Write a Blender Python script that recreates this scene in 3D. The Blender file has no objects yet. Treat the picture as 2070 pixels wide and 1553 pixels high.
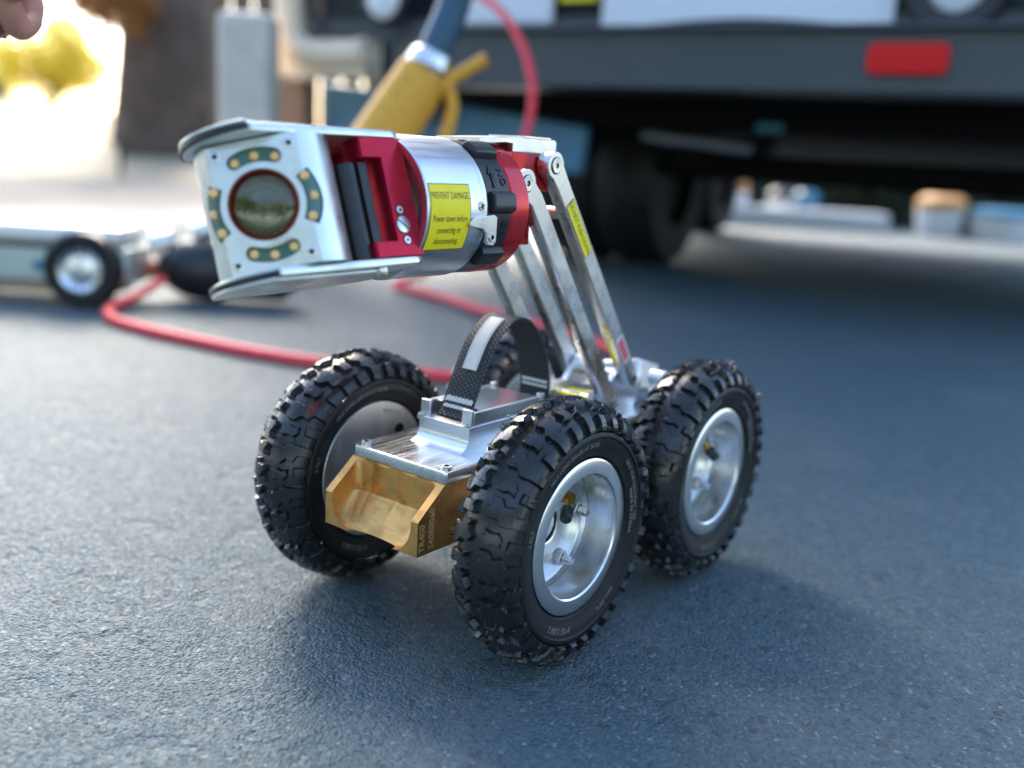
import bpy, bmesh, math, random
import numpy as np
from mathutils import Vector, Matrix
random.seed(7); rng = np.random.default_rng(7)
R = math.radians
S = bpy.context.scene
C = S.collection

# ------------------------------------------------------------ camera, world, sun, exposure
cam_d = bpy.data.cameras.new('camera'); cam = bpy.data.objects.new('camera', cam_d); C.objects.link(cam)
_r = Vector((0.78869563, 0.61188779, 0.05960306)); _u = Vector((-0.18526816, 0.14411507, 0.97206304)); _b = _r.cross(_u)
cam.matrix_world = Matrix(((_r.x, _u.x, _b.x, 0.52534), (_r.y, _u.y, _b.y, -0.73532), (_r.z, _u.z, _b.z, 0.40056), (0, 0, 0, 1)))
cam_d.sensor_width = 36; cam_d.lens = 1948.03 / 2070 * 36
cam_d.clip_start = 0.02; cam_d.clip_end = 600
cam_d.dof.use_dof = True; cam_d.dof.focus_distance = 0.76; cam_d.dof.aperture_fstop = 2.3
S.camera = cam
SUN_AZ = math.atan2(-0.76, 0.65); SUN_EL = R(33)
W = bpy.data.worlds.new('World'); S.world = W; W.use_nodes = True
nt = W.node_tree; nt.nodes.clear()
sky = nt.nodes.new('ShaderNodeTexSky'); sky.sky_type = 'NISHITA'; sky.sun_disc = False
sky.sun_elevation = SUN_EL; sky.sun_rotation = SUN_AZ; sky.dust_density = 1.6; sky.air_density = 1.0; sky.ozone_density = 2.0
bg = nt.nodes.new('ShaderNodeBackground'); bg.inputs['Strength'].default_value = 0.15
wo = nt.nodes.new('ShaderNodeOutputWorld')
nt.links.new(sky.outputs[0], bg.inputs[0]); nt.links.new(bg.outputs[0], wo.inputs[0])
sd = bpy.data.lights.new('sun', 'SUN'); sun = bpy.data.objects.new('sun', sd); C.objects.link(sun)
sd.energy = 2.2; sd.angle = R(34); sd.color = (1.0, 0.88, 0.72)
_sv = Vector((math.sin(SUN_AZ) * math.cos(SUN_EL), math.cos(SUN_AZ) * math.cos(SUN_EL), math.sin(SUN_EL)))
sun.rotation_euler = _sv.to_track_quat('Z', 'Y').to_euler()
S.view_settings.view_transform = 'Standard'; S.view_settings.look = 'None'
S.view_settings.gamma = 1; S.view_settings.use_curve_mapping = False
S.view_settings.exposure = 2.1
S.render.engine = 'CYCLES'

# ------------------------------------------------------------ materials
def mat(name, col, rough=0.5, metal=0.0, spec=0.5, bump=None, var=None, rvar=None, coat=0, emit=None, aniso=0, stretch=None, coord='Object'):
    m = bpy.data.materials.new(name); m.use_nodes = True
    t = m.node_tree; p = t.nodes['Principled BSDF']; L = t.links.new
    p.inputs['Base Color'].default_value = (*col, 1); p.inputs['Roughness'].default_value = rough
    p.inputs['Metallic'].default_value = metal; p.inputs['Specular IOR Level'].default_value = spec
    p.inputs['Coat Weight'].default_value = coat
    if aniso: p.inputs['Anisotropic'].default_value = aniso
    if emit: p.inputs['Emission Color'].default_value = (*emit[0], 1); p.inputs['Emission Strength'].default_value = emit[1]
    tc = t.nodes.new('ShaderNodeTexCoord'); src = tc.outputs[coord]
    if stretch:
        mp = t.nodes.new('ShaderNodeMapping'); mp.inputs['Scale'].default_value = stretch; L(src, mp.inputs[0]); src2 = mp.outputs[0]
    else: src2 = src
    def noise(sc, det=4, s=None):
        n = t.nodes.new('ShaderNodeTexNoise'); n.inputs['Scale'].default_value = sc; n.inputs['Detail'].default_value = det
        L(s or src, n.inputs['Vector']); return n
    if var:   # (scale, colour2, lo, hi)
        n = noise(var[0], 5); cr = t.nodes.new('ShaderNodeValToRGB')
        cr.color_ramp.elements[0].position = var[2]; cr.color_ramp.elements[1].position = var[3]
        cr.color_ramp.elements[0].color = (*col, 1); cr.color_ramp.elements[1].color = (*var[1], 1)
        L(n.outputs[0], cr.inputs[0]); L(cr.outputs[0], p.inputs['Base Color'])
    if rvar:  # (scale, lo, hi)
        n = noise(rvar[0], 4, src2); mr = t.nodes.new('ShaderNodeMapRange')
        mr.inputs[1].default_value = .3; mr.inputs[2].default_value = .7
        mr.inputs[3].default_value = rvar[1]; mr.inputs[4].default_value = rvar[2]
        L(n.outputs[0], mr.inputs[0]); L(mr.outputs[0], p.inputs['Roughness'])
    if bump:  # (scale, strength, distance)
        n = noise(bump[0], 4, src2); b = t.nodes.new('ShaderNodeBump')
        b.inputs['Strength'].default_value = bump[1]; b.inputs['Distance'].default_value = bump[2]
        L(n.outputs[0], b.inputs['Height']); L(b.outputs[0], p.inputs['Normal'])
    return m
ALU = mat('brushed_aluminium', (.80, .81, .82), .27, 1, rvar=(40, .28, .38), bump=(300, .05, .0001), stretch=(6, .5, 6), var=(8, (.72, .74, .76), .4, .7))
ALU_TOP = mat('milled_aluminium', (.80, .81, .82), .25, 1, rvar=(45, .14, .30), bump=(120, .08, .00012), stretch=(9, .6, 9), var=(25, (.68, .70, .72), .45, .7))
BEAD = mat('bead_blasted_aluminium', (.66, .70, .68), .32, .95, rvar=(50, .24, .42), bump=(500, .08, .00015), var=(35, (.48, .51, .49), .5, .85))
STEEL = mat('ground_steel', (.76, .75, .72), .3, 1, rvar=(60, .22, .38), bump=(300, .05, .0001), var=(14, (.66, .65, .63), .4, .75))
BOLT = mat('bolt_steel', (.70, .69, .66), .25, 1, rvar=(200, .2, .4))
DISC = mat('brushed_disc', (.62, .62, .61), .4, .9, rvar=(30, .34, .48), bump=(200, .06, .0001), stretch=(6, 6, .4))
NUT = mat('darkened_nut_steel', (.50, .49, .46), .32, 1, rvar=(300, .25, .4))  # darkened in place of the shaded gaps that set off the nuts
RIM = mat('turned_aluminium', (.78, .78, .77), .26, 1, rvar=(30, .22, .30), bump=(400, .05, .00008), stretch=(10, .3, .3))
BRASS = mat('machined_brass', (.70, .39, .13), .42, 1, rvar=(90, .32, .56), bump=(200, .22, .0003), stretch=(.6, 5, 5), var=(60, (.46, .25, .085), .48, .72))
REDA = mat('red_anodised', (.50, .012, .035), .3, .75, var=(90, (.34, .010, .025), .52, .8), rvar=(60, .25, .38), bump=(600, .08, .0002))
RED2 = mat('red_coated_block', (.58, .012, .020), .26, .55, var=(70, (.42, .010, .018), .55, .8), rvar=(60, .2, .35), bump=(500, .1, .0002), coat=.3)
RUB = mat('tyre_rubber', (.010, .0105, .011), .32, 0, .6, bump=(500, .1, .0003), rvar=(40, .20, .34), var=(26, (.020, .019, .017), .5, .75))
RUBS = mat('tyre_sidewall_rubber', (.008, .0085, .009), .5, 0, .35, bump=(300, .2, .0005), var=(30, (.026, .023, .018), .5, .8))
LETT = mat("moulded_letter_rubber", (.17, .165, .15), .5)
BLK = mat('black_plastic', (.016, .017, .019), .36, 0, .5, bump=(500, .15, .0003))
BLKM = mat('black_anodised', (.02, .02, .022), .4, .6)
YEL = mat('yellow_label', (1.0, .80, .012), .5, 0, .4, var=(50, (.90, .72, .012), .5, .8))
INK = mat('label_ink', (.03, .027, .012), .5)
ENG = mat('engraved_letters', (.78, .60, .34), .55, .6)
ENGS = mat('engraved_steel_letters', (.32, .32, .32), .5, .8)
GLASS = mat('lens_glass', (.060, .062, .014), .22, 0, .7, coat=.25, bump=(60, .3, .002))  # olive base stands in for foliage reflected in the lens
CLEAR = mat('clear_lens_glass', (.93, .90, .62), .10, 0, .28, bump=(120, .25, .0012)); CLEAR.node_tree.nodes['Principled BSDF'].inputs['Transmission Weight'].default_value = 1
LRING = mat('lens_red_ring', (.22, .015, .008), .25, .5)
PCB = mat('green_circuit_board', (.045, .135, .10), .35, 0, .5, coat=.4)
LED = mat('led_amber', (.98, .56, .18), .3, 0, .5, coat=.5)
WHT = mat('white_tag', (.72, .70, .65), .6, 0, .4, bump=(700, .3, .0003))
PINK = mat('pink_label', (.70, .10, .16), .45)
THREAD = mat('white_thread', (.88, .87, .82), .7)

def asphalt():
    m = bpy.data.materials.new('asphalt'); m.use_nodes = True; t = m.node_tree; p = t.nodes['Principled BSDF']; L = t.links.new
    tc = t.nodes.new('ShaderNodeTexCoord')
    def N(sc, det, rg=.55):
        n = t.nodes.new('ShaderNodeTexNoise'); n.inputs['Scale'].default_value = sc; n.inputs['Detail'].default_value = det
        n.inputs['Roughness'].default_value = rg; L(tc.outputs['Object'], n.inputs['Vector']); return n.outputs[0]
    def Mth(op, a, b):
        n = t.nodes.new('ShaderNodeMath'); n.operation = op
        for i, v in enumerate((a, b)):
            if isinstance(v, (int, float)): n.inputs[i].default_value = v
            else: L(v, n.inputs[i])
        return n.outputs[0]
    def ramp(src, p0, p1, c0, c1):
        n = t.nodes.new('ShaderNodeValToRGB'); e = n.color_ramp.elements
        e[0].position = p0; e[1].position = p1; e[0].color = (*c0, 1); e[1].color = (*c1, 1); L(src, n.inputs[0]); return n.outputs[0]
    def mr(src, a, b, c, d):
        n = t.nodes.new('ShaderNodeMapRange'); 
        for i, v in enumerate((a, b, c, d)): n.inputs[i + 1].default_value = v
        L(src, n.inputs[0]); return n.outputs[0]
    def V(sc, feat='F1'):
        v = t.nodes.new('ShaderNodeTexVoronoi'); v.feature = feat; v.inputs['Scale'].default_value = sc; L(wv, v.inputs['Vector']); return v
    dn = t.nodes.new('ShaderNodeTexNoise'); dn.inputs['Scale'].default_value = 260; dn.inputs['Detail'].default_value = 2; L(tc.outputs['Object'], dn.inputs['Vector'])
    vm = t.nodes.new('ShaderNodeVectorMath'); vm.operation = 'MULTIPLY_ADD'; L(dn.outputs['Color'], vm.inputs[0]); vm.inputs[1].default_value = (.0022,) * 3; L(tc.outputs['Object'], vm.inputs[2]); wv = vm.outputs[0]
    va, vb = V(340), V(140)
    sa_ = t.nodes.new('ShaderNodeSeparateColor'); L(va.outputs['Color'], sa_.inputs[0]); sb_ = t.nodes.new('ShaderNodeSeparateColor'); L(vb.outputs['Color'], sb_.inputs[0])
    fine, mid, big = N(900, 4, .6), N(45, 4, .5), N(5, 4)
    pits = mr(N(18, 3, .5), .34, .42, 0, 1)            # shallow pits where stones have come out
    ga = Mth('MULTIPLY', Mth('SUBTRACT', 1.0, Mth('MULTIPLY', va.outputs['Distance'], 1.3)), Mth('ADD', .35, Mth('MULTIPLY', sa_.outputs[0], .65)))
    gb = Mth('MULTIPLY', Mth('SUBTRACT', 1.0, Mth('MULTIPLY', vb.outputs['Distance'], 1.2)), mr(sb_.outputs[0], .55, .95, 0, 1))
    h = Mth('ADD', Mth('MULTIPLY', ga, 1.0), Mth('MULTIPLY', gb, 1.3)); h = Mth('ADD', h, Mth('MULTIPLY', fine, .35))
    h = Mth('ADD', h, Mth('MULTIPLY', mid, 1.2)); h = Mth('ADD', h, Mth('MULTIPLY', pits, 1.0)); h = Mth('ADD', h, Mth('MULTIPLY', big, 1.2))
    b = t.nodes.new('ShaderNodeBump'); b.inputs['Strength'].default_value = 1.0; b.inputs['Distance'].default_value = .0027
    L(h, b.inputs['Height']); L(b.outputs[0], p.inputs['Normal'])
    c = ramp(Mth('ADD', Mth('MULTIPLY', sa_.outputs[1], .55), Mth('MULTIPLY', mid, .5)), .2, .9, (.034, .073, .090), (.080, .138, .160))
    def over(fac, base, col):
        mx = t.nodes.new('ShaderNodeMix'); mx.data_type = 'RGBA'; L(fac, mx.inputs[0]); L(base, mx.inputs[6]); mx.inputs[7].default_value = (*col, 1); return mx.outputs[2]
    c = over(mr(sa_.outputs[2], .955, .985, 0, .7), c, (.30, .30, .27))          # pale stones
    c = over(mr(sb_.outputs[1], .95, .97, 0, .6), c, (.030, .036, .045))       # dark stones
    c = over(mr(N(6.5, 5, .6), .60, .72, 0, .35), c, (.045, .055, .066))       # old oil marks
    c = over(mr(N(2.2, 4, .6), .52, .70, 0, .25), c, (.20, .21, .21))          # dusty patches
    L(c, p.inputs['Base Color'])
    L(mr(sa_.outputs[0], 0, 1, .42, .72), p.inputs['Roughness']); p.inputs['Specular IOR Level'].default_value = .5
    return m
ASPH = asphalt()

# ------------------------------------------------------------ mesh helpers
def text_geo(s, size, extrude=0.0, align='CENTER', spacing=1.0):
    cu = bpy.data.curves.new('t', 'FONT'); cu.body = s; cu.size = size; cu.extrude = extrude; cu.align_x = align; cu.align_y = 'CENTER'
    cu.space_character = spacing; cu.resolution_u = 3
    o = bpy.data.objects.new('t', cu); me = bpy.data.meshes.new_from_object(o)
    v = [tuple(x.co) for x in me.vertices]; f = [tuple(q.vertices) for q in me.polygons]
    bpy.data.objects.remove(o); bpy.data.curves.remove(cu); bpy.data.meshes.remove(me)
    return v, f
def plate_geo(outlines, h, bevel=0.0):
    """2-D outlines (first outer, others holes) extruded from z=-h/2..h/2"""
    cu = bpy.data.curves.new('p', 'CURVE'); cu.dimensions = '2D'; cu.fill_mode = 'BOTH'; cu.extrude = max(h / 2 - bevel, 1e-5)
    cu.bevel_depth = bevel; cu.bevel_resolution = 1; cu.offset = -bevel
    for ol in outlines:
        sp = cu.splines.new('POLY'); sp.points.add(len(ol) - 1)
        for i, q in enumerate(ol): sp.points[i].co = (q[0], q[1], 0, 1)
        sp.use_cyclic_u = True
    o = bpy.data.objects.new('p', cu); me = bpy.data.meshes.new_from_object(o)
    v = [tuple(x.co) for x in me.vertices]; f = [tuple(q.vertices) for q in me.polygons]
    bpy.data.objects.remove(o); bpy.data.curves.remove(cu); bpy.data.meshes.remove(me)
    return v, f
def circ2(cx, cy, r, n=32, a0=0, a1=360):
    return [(cx + r * math.cos(R(a0 + (a1 - a0) * i / n)), cy + r * math.sin(R(a0 + (a1 - a0) * i / n))) for i in range(n if a1 - a0 >= 360 else n + 1)]
def frame(o, X, Y, Z):
    o, X, Y, Z = Vector(o), Vector(X), Vector(Y), Vector(Z)
    return lambda p: o + X * p[0] + Y * p[1] + Z * p[2]
def smooth_path(pts, n=10):
    P = [Vector(q) for q in pts]; out = []
    P = [P[0] * 2 - P[1]] + P + [P[-1] * 2 - P[-2]]
    for i in range(1, len(P) - 2):
        a, b, c, d = P[i - 1:i + 3]
        for k in range(n):
            t = k / n
            out.append(.5 * ((2 * b) + (c - a) * t + (2 * a - 5 * b + 4 * c - d) * t * t + (3 * b - a - 3 * c + d) * t ** 3))
    out.append(P[-2]); return out
class B:
    def __init__(s, *mats): s.v = []; s.f = []; s.m = []; s.mats = list(mats); s.uv = None
    def add(s, v, f, m=0, fn=None):
        k = len(s.v); s.v += [tuple(fn(q)) if fn else tuple(q) for q in v]; s.f += [tuple(i + k for i in q) for q in f]; s.m += [m] * len(f); return s
    def box(s, x0, x1, y0, y1, z0, z1, m=0, fn=None):
        v = [(x, y, z) for x in (x0, x1) for y in (y0, y1) for z in (z0, z1)]
        return s.add(v, [(0, 1, 3, 2), (4, 6, 7, 5), (0, 4, 5, 1), (2, 3, 7, 6), (0, 2, 6, 4), (1, 5, 7, 3)], m, fn)
    def lathe(s, prof, n=48, m=0, fn=None, cap=False):
        """prof [(r,h)] turned about local Z"""
        v = []; f = []
        for r, h in prof:
            for i in range(n): a = 2 * math.pi * i / n; v.append((r * math.cos(a), r * math.sin(a), h))
        for j in range(len(prof) - 1):
            for i in range(n): f.append((j * n + i, j * n + (i + 1) % n, (j + 1) * n + (i + 1) % n, (j + 1) * n + i))
        if cap: f.append(tuple(range(n))[::-1]); f.append(tuple(range((len(prof) - 1) * n, len(prof) * n)))
        return s.add(v, f, m, fn)
    def cyl(s, a, b, r, r2=None, n=24, m=0):
        a, b = Vector(a), Vector(b); Z = (b - a).normalized(); X = Z.orthogonal().normalized(); Y = Z.cross(X)
        return s.lathe([(r, 0), (r if r2 is None else r2, (b - a).length)], n, m, frame(a, X, Y, Z), True)
    def sweep(s, pts, r, n=12, m=0):
        pts = [Vector(q) for q in pts]; v = []; f = []; up = Vector((0, 0, 1))
        for i, q in enumerate(pts):
            t = (pts[min(i + 1, len(pts) - 1)] - pts[max(i - 1, 0)]).normalized()
            x = t.cross(up); x = x.normalized() if x.length > 1e-3 else Vector((1, 0, 0)); y = x.cross(t); up = y if abs(t.z) > .5 else Vector((0, 0, 1))
            rr = r(i / (len(pts) - 1)) if callable(r) else r
            for k in range(n): a = 2 * math.pi * k / n; v.append(q + x * math.cos(a) * rr + y * math.sin(a) * rr)
        for i in range(len(pts) - 1):
            for k in range(n): f.append((i * n + k, i * n + (k + 1) % n, (i + 1) * n + (k + 1) % n, (i + 1) * n + k))
        f.append(tuple(range(n))); f.append(tuple(range((len(pts) - 1) * n, len(pts) * n))[::-1])
        return s.add(v, f, m)
    def build(s, name, parent=None, loc=None, bevel=0, ang=35, segs=2):
        me = bpy.data.meshes.new(name); me.from_pydata(s.v, [], s.f)
        for mm in s.mats: me.materials.append(mm)
        me.polygons.foreach_set('material_index', s.m)
        bm = bmesh.new(); bm.from_mesh(me); bmesh.ops.recalc_face_normals(bm, faces=bm.faces); bm.to_mesh(me); bm.free()
        me.polygons.foreach_set('use_smooth', [True] * len(me.polygons)); me.set_sharp_from_angle(angle=R(ang))
        o = bpy.data.objects.new(name, me); C.objects.link(o)
        if parent: o.parent = parent
        if loc: o.location = loc
        if bevel:
            b = o.modifiers.new('bevel', 'BEVEL'); b.width = bevel; b.segments = segs; b.limit_method = 'ANGLE'; b.angle_limit = R(40); b.harden_normals = False
        return o
def empty(name, loc=(0, 0, 0), rz=0, parent=None):
    o = bpy.data.objects.new(name, None); C.objects.link(o); o.location = loc; o.rotation_euler = (0, 0, rz); o.empty_display_size = .05
    if parent: o.parent = parent
    return o
def tag(o, label=None, cat=None, group=None, kind=None):
    if label: o['label'] = label
    if cat: o['category'] = cat
    if group: o['group'] = group
    if kind: o['kind'] = kind
    return o

# ------------------------------------------------------------ ground
def sheet(name, pts, z, m, label=None):
    b = B(m); b.add([(x, y, z) for x, y in pts], [tuple(range(len(pts)))]); o = b.build(name); tag(o, kind='structure'); return o
GR = mat('dry_ground', (.26, .21, .14), .85, 0, .3, bump=(20, .5, .01), var=(3, (.22, .20, .16), .4, .7))
PAVE = mat('pale_concrete', (.30, .265, .215), .9, 0, .15, bump=(30, .3, .004), var=(2, (.22, .19, .15), .4, .7))
sheet('ground', [(-300, -300), (300, -300), (300, 300), (-300, 300)], -.012, GR)
sheet('asphalt', [(-4.7, -40), (30, -40), (30, 14), (-3.0, 14), (-3.6, 7), (-4.7, 1.0)], 0, ASPH)
sheet('pavement', [(-9.5, -12), (-4.7, -12), (-4.7, 1.0), (-3.6, 7), (-3, 14), (-12, 14)], -.004, PAVE)

# ------------------------------------------------------------ robot: wheels
WR, WS, WW = .110, .0858, .0557       # tyre radius, shoulder radius, width
def poly_sd(px, py, poly):
    """signed distance (negative inside), arrays"""
    d = np.full(px.shape, 1e9); inside = np.zeros(px.shape, bool); n = len(poly)
    for i in range(n):
        ax, ay = poly[i]; bx, by = poly[(i + 1) % n]
        ex, ey = bx - ax, by - ay; wx, wy = px - ax, py - ay
        t = np.clip((wx * ex + wy * ey) / (ex * ex + ey * ey), 0, 1)
        d = np.minimum(d, np.hypot(wx - ex * t, wy - ey * t))
        c = ((ay > py) != (by > py)) & (px < (bx - ax) * (py - ay) / (by - ay + 1e-12) + ax); inside ^= c
    return np.where(inside, -d, d)
NU, UNIT = 17, 2 * math.pi / 17
PU, PV = UNIT * WR, .040              # unit pitch, half tread arc length in metres
BIG = [(.08, .07), (.22, .15), (.40, .05), (.52, .12), (.50, .30), (.62, .40), (.60, .60), (.60, 1.0), (.34, 1.0), (.34, .64), (.17, .56), (.22, .40), (.08, .30)]
SHL = [(.84, .62), (1.08, .58), (1.10, 1.0), (.86, 1.0)]
MID = [(.68, .10), (.82, .17), (.96, .08), (1.00, .24), (.96, .36), (1.02, .48), (.84, .50), (.72, .42), (.74, .28)]
def tread_height(sa, va):
    """sa: angle in units (0..15), va: -1..1 across -> height in metres"""
    H = np.zeros(sa.shape)
    for side in (1, -1):
        off = 0 if side > 0 else .47
        s = (sa + off) % 1.0; v = va * side
        for poly in (BIG, SHL, MID):
            P = [(x * PU, y * PV) for x, y in poly]
            for k in (0, -1, 1):
                sd_ = poly_sd((s + k) * PU, v * PV, P)
                H = np.maximum(H, np.clip((-.0003 - sd_) / .0006, 0, 1))
    return H * .0046
def wheel_tyre():
    nth, nv = 1260, 118
    th = np.linspace(0, 2 * math.pi, nth, endpoint=False); v = np.linspace(-1, 1, nv)
    TH, V = np.meshgrid(th, v, indexing='ij')
    H = tread_height(TH / UNIT, V)
    phi = V * R(86)
    base = WR - .0044; rad = WS + (base - WS) * np.cos(phi) ** .9; lat = np.sin(phi) * WW / 2
    nr = np.cos(phi * .92); nl = np.sin(phi * .92)
    H = H + .00016 * (np.abs(((V * 6) % 1) - .5) < .04)          # fine mould lines
    rr = rad + nr * H; xx = lat + nl * H * .9
    bez = lambda th_, x_, r_: None
    verts = np.stack([xx, rr * np.cos(TH), rr * np.sin(TH)], -1).reshape(-1, 3)
    i = np.arange(nth)[:, None]; j = np.arange(nv - 1)[None, :]; i2 = (i + 1) % nth
    F = np.stack([i * nv + j, i2 * nv + j, i2 * nv + j + 1, i * nv + j + 1], -1).reshape(-1, 4)
    b = B(RUB, RUBS); b.add(verts.tolist(), F.tolist())
    h = WW / 2; n = 160
    for s in (1, -1):   # sidewalls
        prof = [(WS + .001, h * 1.0), (WS - .0006, h + .0012), (WS - .0028, h + .0012), (WS - .0038, h - .0002), (WS - .008, h - .0006), (.0745, h - .0016), (.0700, h - .0030), (.0672, h - .0035), (.0655, h - .006), (.0645, h - .014)]
        b.lathe([(r, s * z) for r, z in prof], n, 1, frame((0, 0, 0), (0, 1, 0), (0, 0, 1), (1, 0, 0)))
    # vent hairs
    for k in range(240):
        a = rng.uniform(0, 2 * math.pi); vv = rng.uniform(-.92, .92)
        hh = float(tread_height(np.array([a / UNIT]), np.array([vv]))[0]); ph = vv * R(86)
        r0 = WS + (base - WS) * math.cos(ph) ** .9 + math.cos(ph) * hh; x0 = math.sin(ph) * (WW / 2 + hh * .8)
        o = Vector((x0, r0 * math.cos(a), r0 * math.sin(a)))
        d = Vector((math.sin(ph), math.cos(ph) * math.cos(a), math.cos(ph) * math.sin(a))) + Vector(rng.normal(0, .35, 3))
        d.normalize(); q = d.orthogonal().normalized(); q2 = d.cross(q); L = rng.uniform(.0025, .0062); w = .0005
        vs = [o - d * .001 + q * w, o - d * .001 - q * w * .5 + q2 * w * .87, o - d * .001 - q * w * .5 - q2 * w * .87]
        tip = [p_ + d * (L + .001) - (p_ - (o - d * .001)) * .45 for p_ in vs]
        b.add(vs + tip, [(0, 1, 4, 3), (1, 2, 5, 4), (2, 0, 3, 5), (3, 4, 5)])
    return b
def ring_text(b, s, size, r, ang, fn0, m=0, ext=.0004, inward=False):
    v, f = text_geo(s, size, ext)
    def fn(p):
        rr = r + (p[1] if not inward else -p[1]); a = R(ang) + (-p[0] if not inward else p[0]) / r
        return fn0((rr * math.cos(a), rr * math.sin(a), p[2]))
    b.add(v, f, m, fn)
YZX = frame((0, 0, 0), (0, 1, 0), (0, 0, 1), (1, 0, 0))
YZXn = frame((0, 0, 0), (0, -1, 0), (0, 0, 1), (-1, 0, 0))
def make_wheel(parent):
    h = WW / 2
    b = B(RIM, DISC)
    ring = [(.0505, -.004), (.0505, h - .0075), (.0512, h - .0046), (.0525, h - .0035), (.0625, h - .0035), (.0645, h - .0046), (.0648, h - .008), (.0648, -.012), (.0620, -.016)]
    b.lathe(ring, 96, 0, YZX)
    dish = [(.0620, -.016), (.0600, -h + .004), (.0560, -h + .0035)]
    z0 = -.0105
    b.lathe([(.0150, z0 - .01), (.0150, z0), (.0165, z0 + .0008), (.046, z0 + .0008), (.0490, z0 + .0022), (.0505, z0 + .006)], 96, 0, YZX)
    # inner (robot side) disc, slightly recessed in the tyre, with a round hole
    b.lathe([(.0645, -h + .016), (.0645, -h + .0046), (.0640, -h + .0040), (.0150, -h + .0040), (.0150, -h + .010)], 96, 1, YZX)
    w = b.build('wheel', parent)
    ty = wheel_tyre().build('tyre', w, ang=40)
    tb = B(LETT)
    for s, fr_ in ((1, YZX), (-1, YZXn)):
        fo = lambda p, fr_=fr_: fr_((p[0], p[1], p[2] + h - .0009))
        ring_text(tb, 'NOT FOR HIGHWAY USE', .0056, .0768, 20 , fo)
        ring_text(tb, 'MAX LOAD 200 LBS AT 50 PSI', .0052, .0768, 108, fo)
        ring_text(tb, 'MADE IN CHINA', .0056, .0700 + .001, 5, fo)
        ring_text(tb, '2 PLY', .0060, .0768, 165, fo)
        ring_text(tb, '2.80/2.50-4', .0075, .0768, 248, fo, inward=True)
        ring_text(tb, 'TUBE TYPE', .0056, .0768, 300, fo, inward=True)
    tag(tb.build('sidewall_lettering', w), kind='stuff')
    # studs and nuts in the dish
    for k, a in enumerate((10, -62, 118, 190)):
        c = Vector((z0 + .0008, .036 * math.cos(R(a)), .036 * math.sin(R(a)))); nb = B(NUT)
        k_ = 1.25; fr2 = frame(c, (0, k_, 0), (0, 0, k_), (k_, 0, 0))
        nb.lathe([(.0000, 0), (.0062, 0), (.0062, .0008), (.004, .0009)], 24, 0, fr2)
        nb.lathe([(.0001, .0008), (.0052, .0008), (.0054, .0012), (.0054, .0050), (.0048, .0056), (.0026, .0056)], 6, 0, fr2)
        th = [(.0026, .0056)]
        for q in range(7): th += [(.0030, .0060 + q * .0009), (.0025, .00645 + q * .0009)]
        th += [(.0022, .0126), (.0001, .0126)]
        nb.lathe(th, 16, 0, fr2); nb.build('hub_nut', w, ang=25)
    # centre boss and valve
    hb = B(BLKM); hb.lathe([(.0150, z0 - .006), (.008, z0 - .008), (.0005, z0 - .008)], 32, 0, YZX); hb.build('hub_bore', w)
    return w
robot = empty('inspection_robot', (0, 0, 0))
tag(robot, 'four wheeled pipe inspection robot with raised silver camera head in the foreground', 'robot')
wheel0 = make_wheel(robot)
def add_valve(w, ang, col, turn):
    vb = B(col, BLK)
    a = R(ang); c = Vector((-.006, .030 * math.cos(a), .030 * math.sin(a)))
    d = Vector((.55, math.cos(R(turn)), math.sin(R(turn)))).normalized()
    vb.cyl(c - Vector((.004, 0, 0)), c + Vector((.004, 0, 0)), .006, .005, 20, 0); vb.cyl(c + Vector((.001, 0, 0)), c + d * .018, .0032, .0026, 16, 0)
    vb.build('valve_stem', w)
    cb = B(BLK); Z = d; X = Z.orthogonal().normalized(); fr2 = frame(c + d * .014, X, Z.cross(X), Z)
    n = 40; prof = [(.0046, 0), (.0052, .001), (.0052, .0120), (.0045, .0135), (.0002, .0137)]
    v = []; f = []
    for r, hh in prof:
        for i in range(n): rr = r * (1 - .08 * (i % 2)); v.append((rr * math.cos(2 * math.pi * i / n), rr * math.sin(2 * math.pi * i / n), hh))
    for j in range(len(prof) - 1):
        for i in range(n): f.append((j * n + i, j * n + (i + 1) % n, (j + 1) * n + (i + 1) % n, (j + 1) * n + i))
    cb.add(v, f, 0, fr2); cb.build('valve_cap', w)
WX = .1445 - WW / 2
wheels = []
for k, (x, y, flip, spin) in enumerate(((WX, -.1201, 0, 0), (WX, .1201, 0, 17), (-WX, -.1201, 1, 40), (-WX, .1201, 1, 75))):
    w = wheel0 if k == 0 else wheel0.copy()
    if k:
        C.objects.link(w)
        for ch in list(wheel0.children):
            if ch.name.startswith('valve'): continue
            c = ch.copy(); C.objects.link(c); c.parent = w
    w.parent = robot; w.location = (x, y, .110)
    w.rotation_euler = (R(spin) if not flip else -R(spin), 0, math.pi if flip else 0)
    wheels.append(w)
wheels[0]['label'] = 'front wheel nearest the viewer with silver dish rim'
wheels[1]['label'] = 'rear wheel on the right with bronze valve stem'
wheels[2]['label'] = 'front wheel on the left beside the brass block'
wheels[3]['label'] = 'rear wheel mostly hidden behind the strap'
GOLD = mat('bronze_valve', (.45, .22, .05), .3, 1)
add_valve(wheels[0], 42, GOLD, 205)
add_valve(wheels[1], 35, GOLD, -72)

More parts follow.
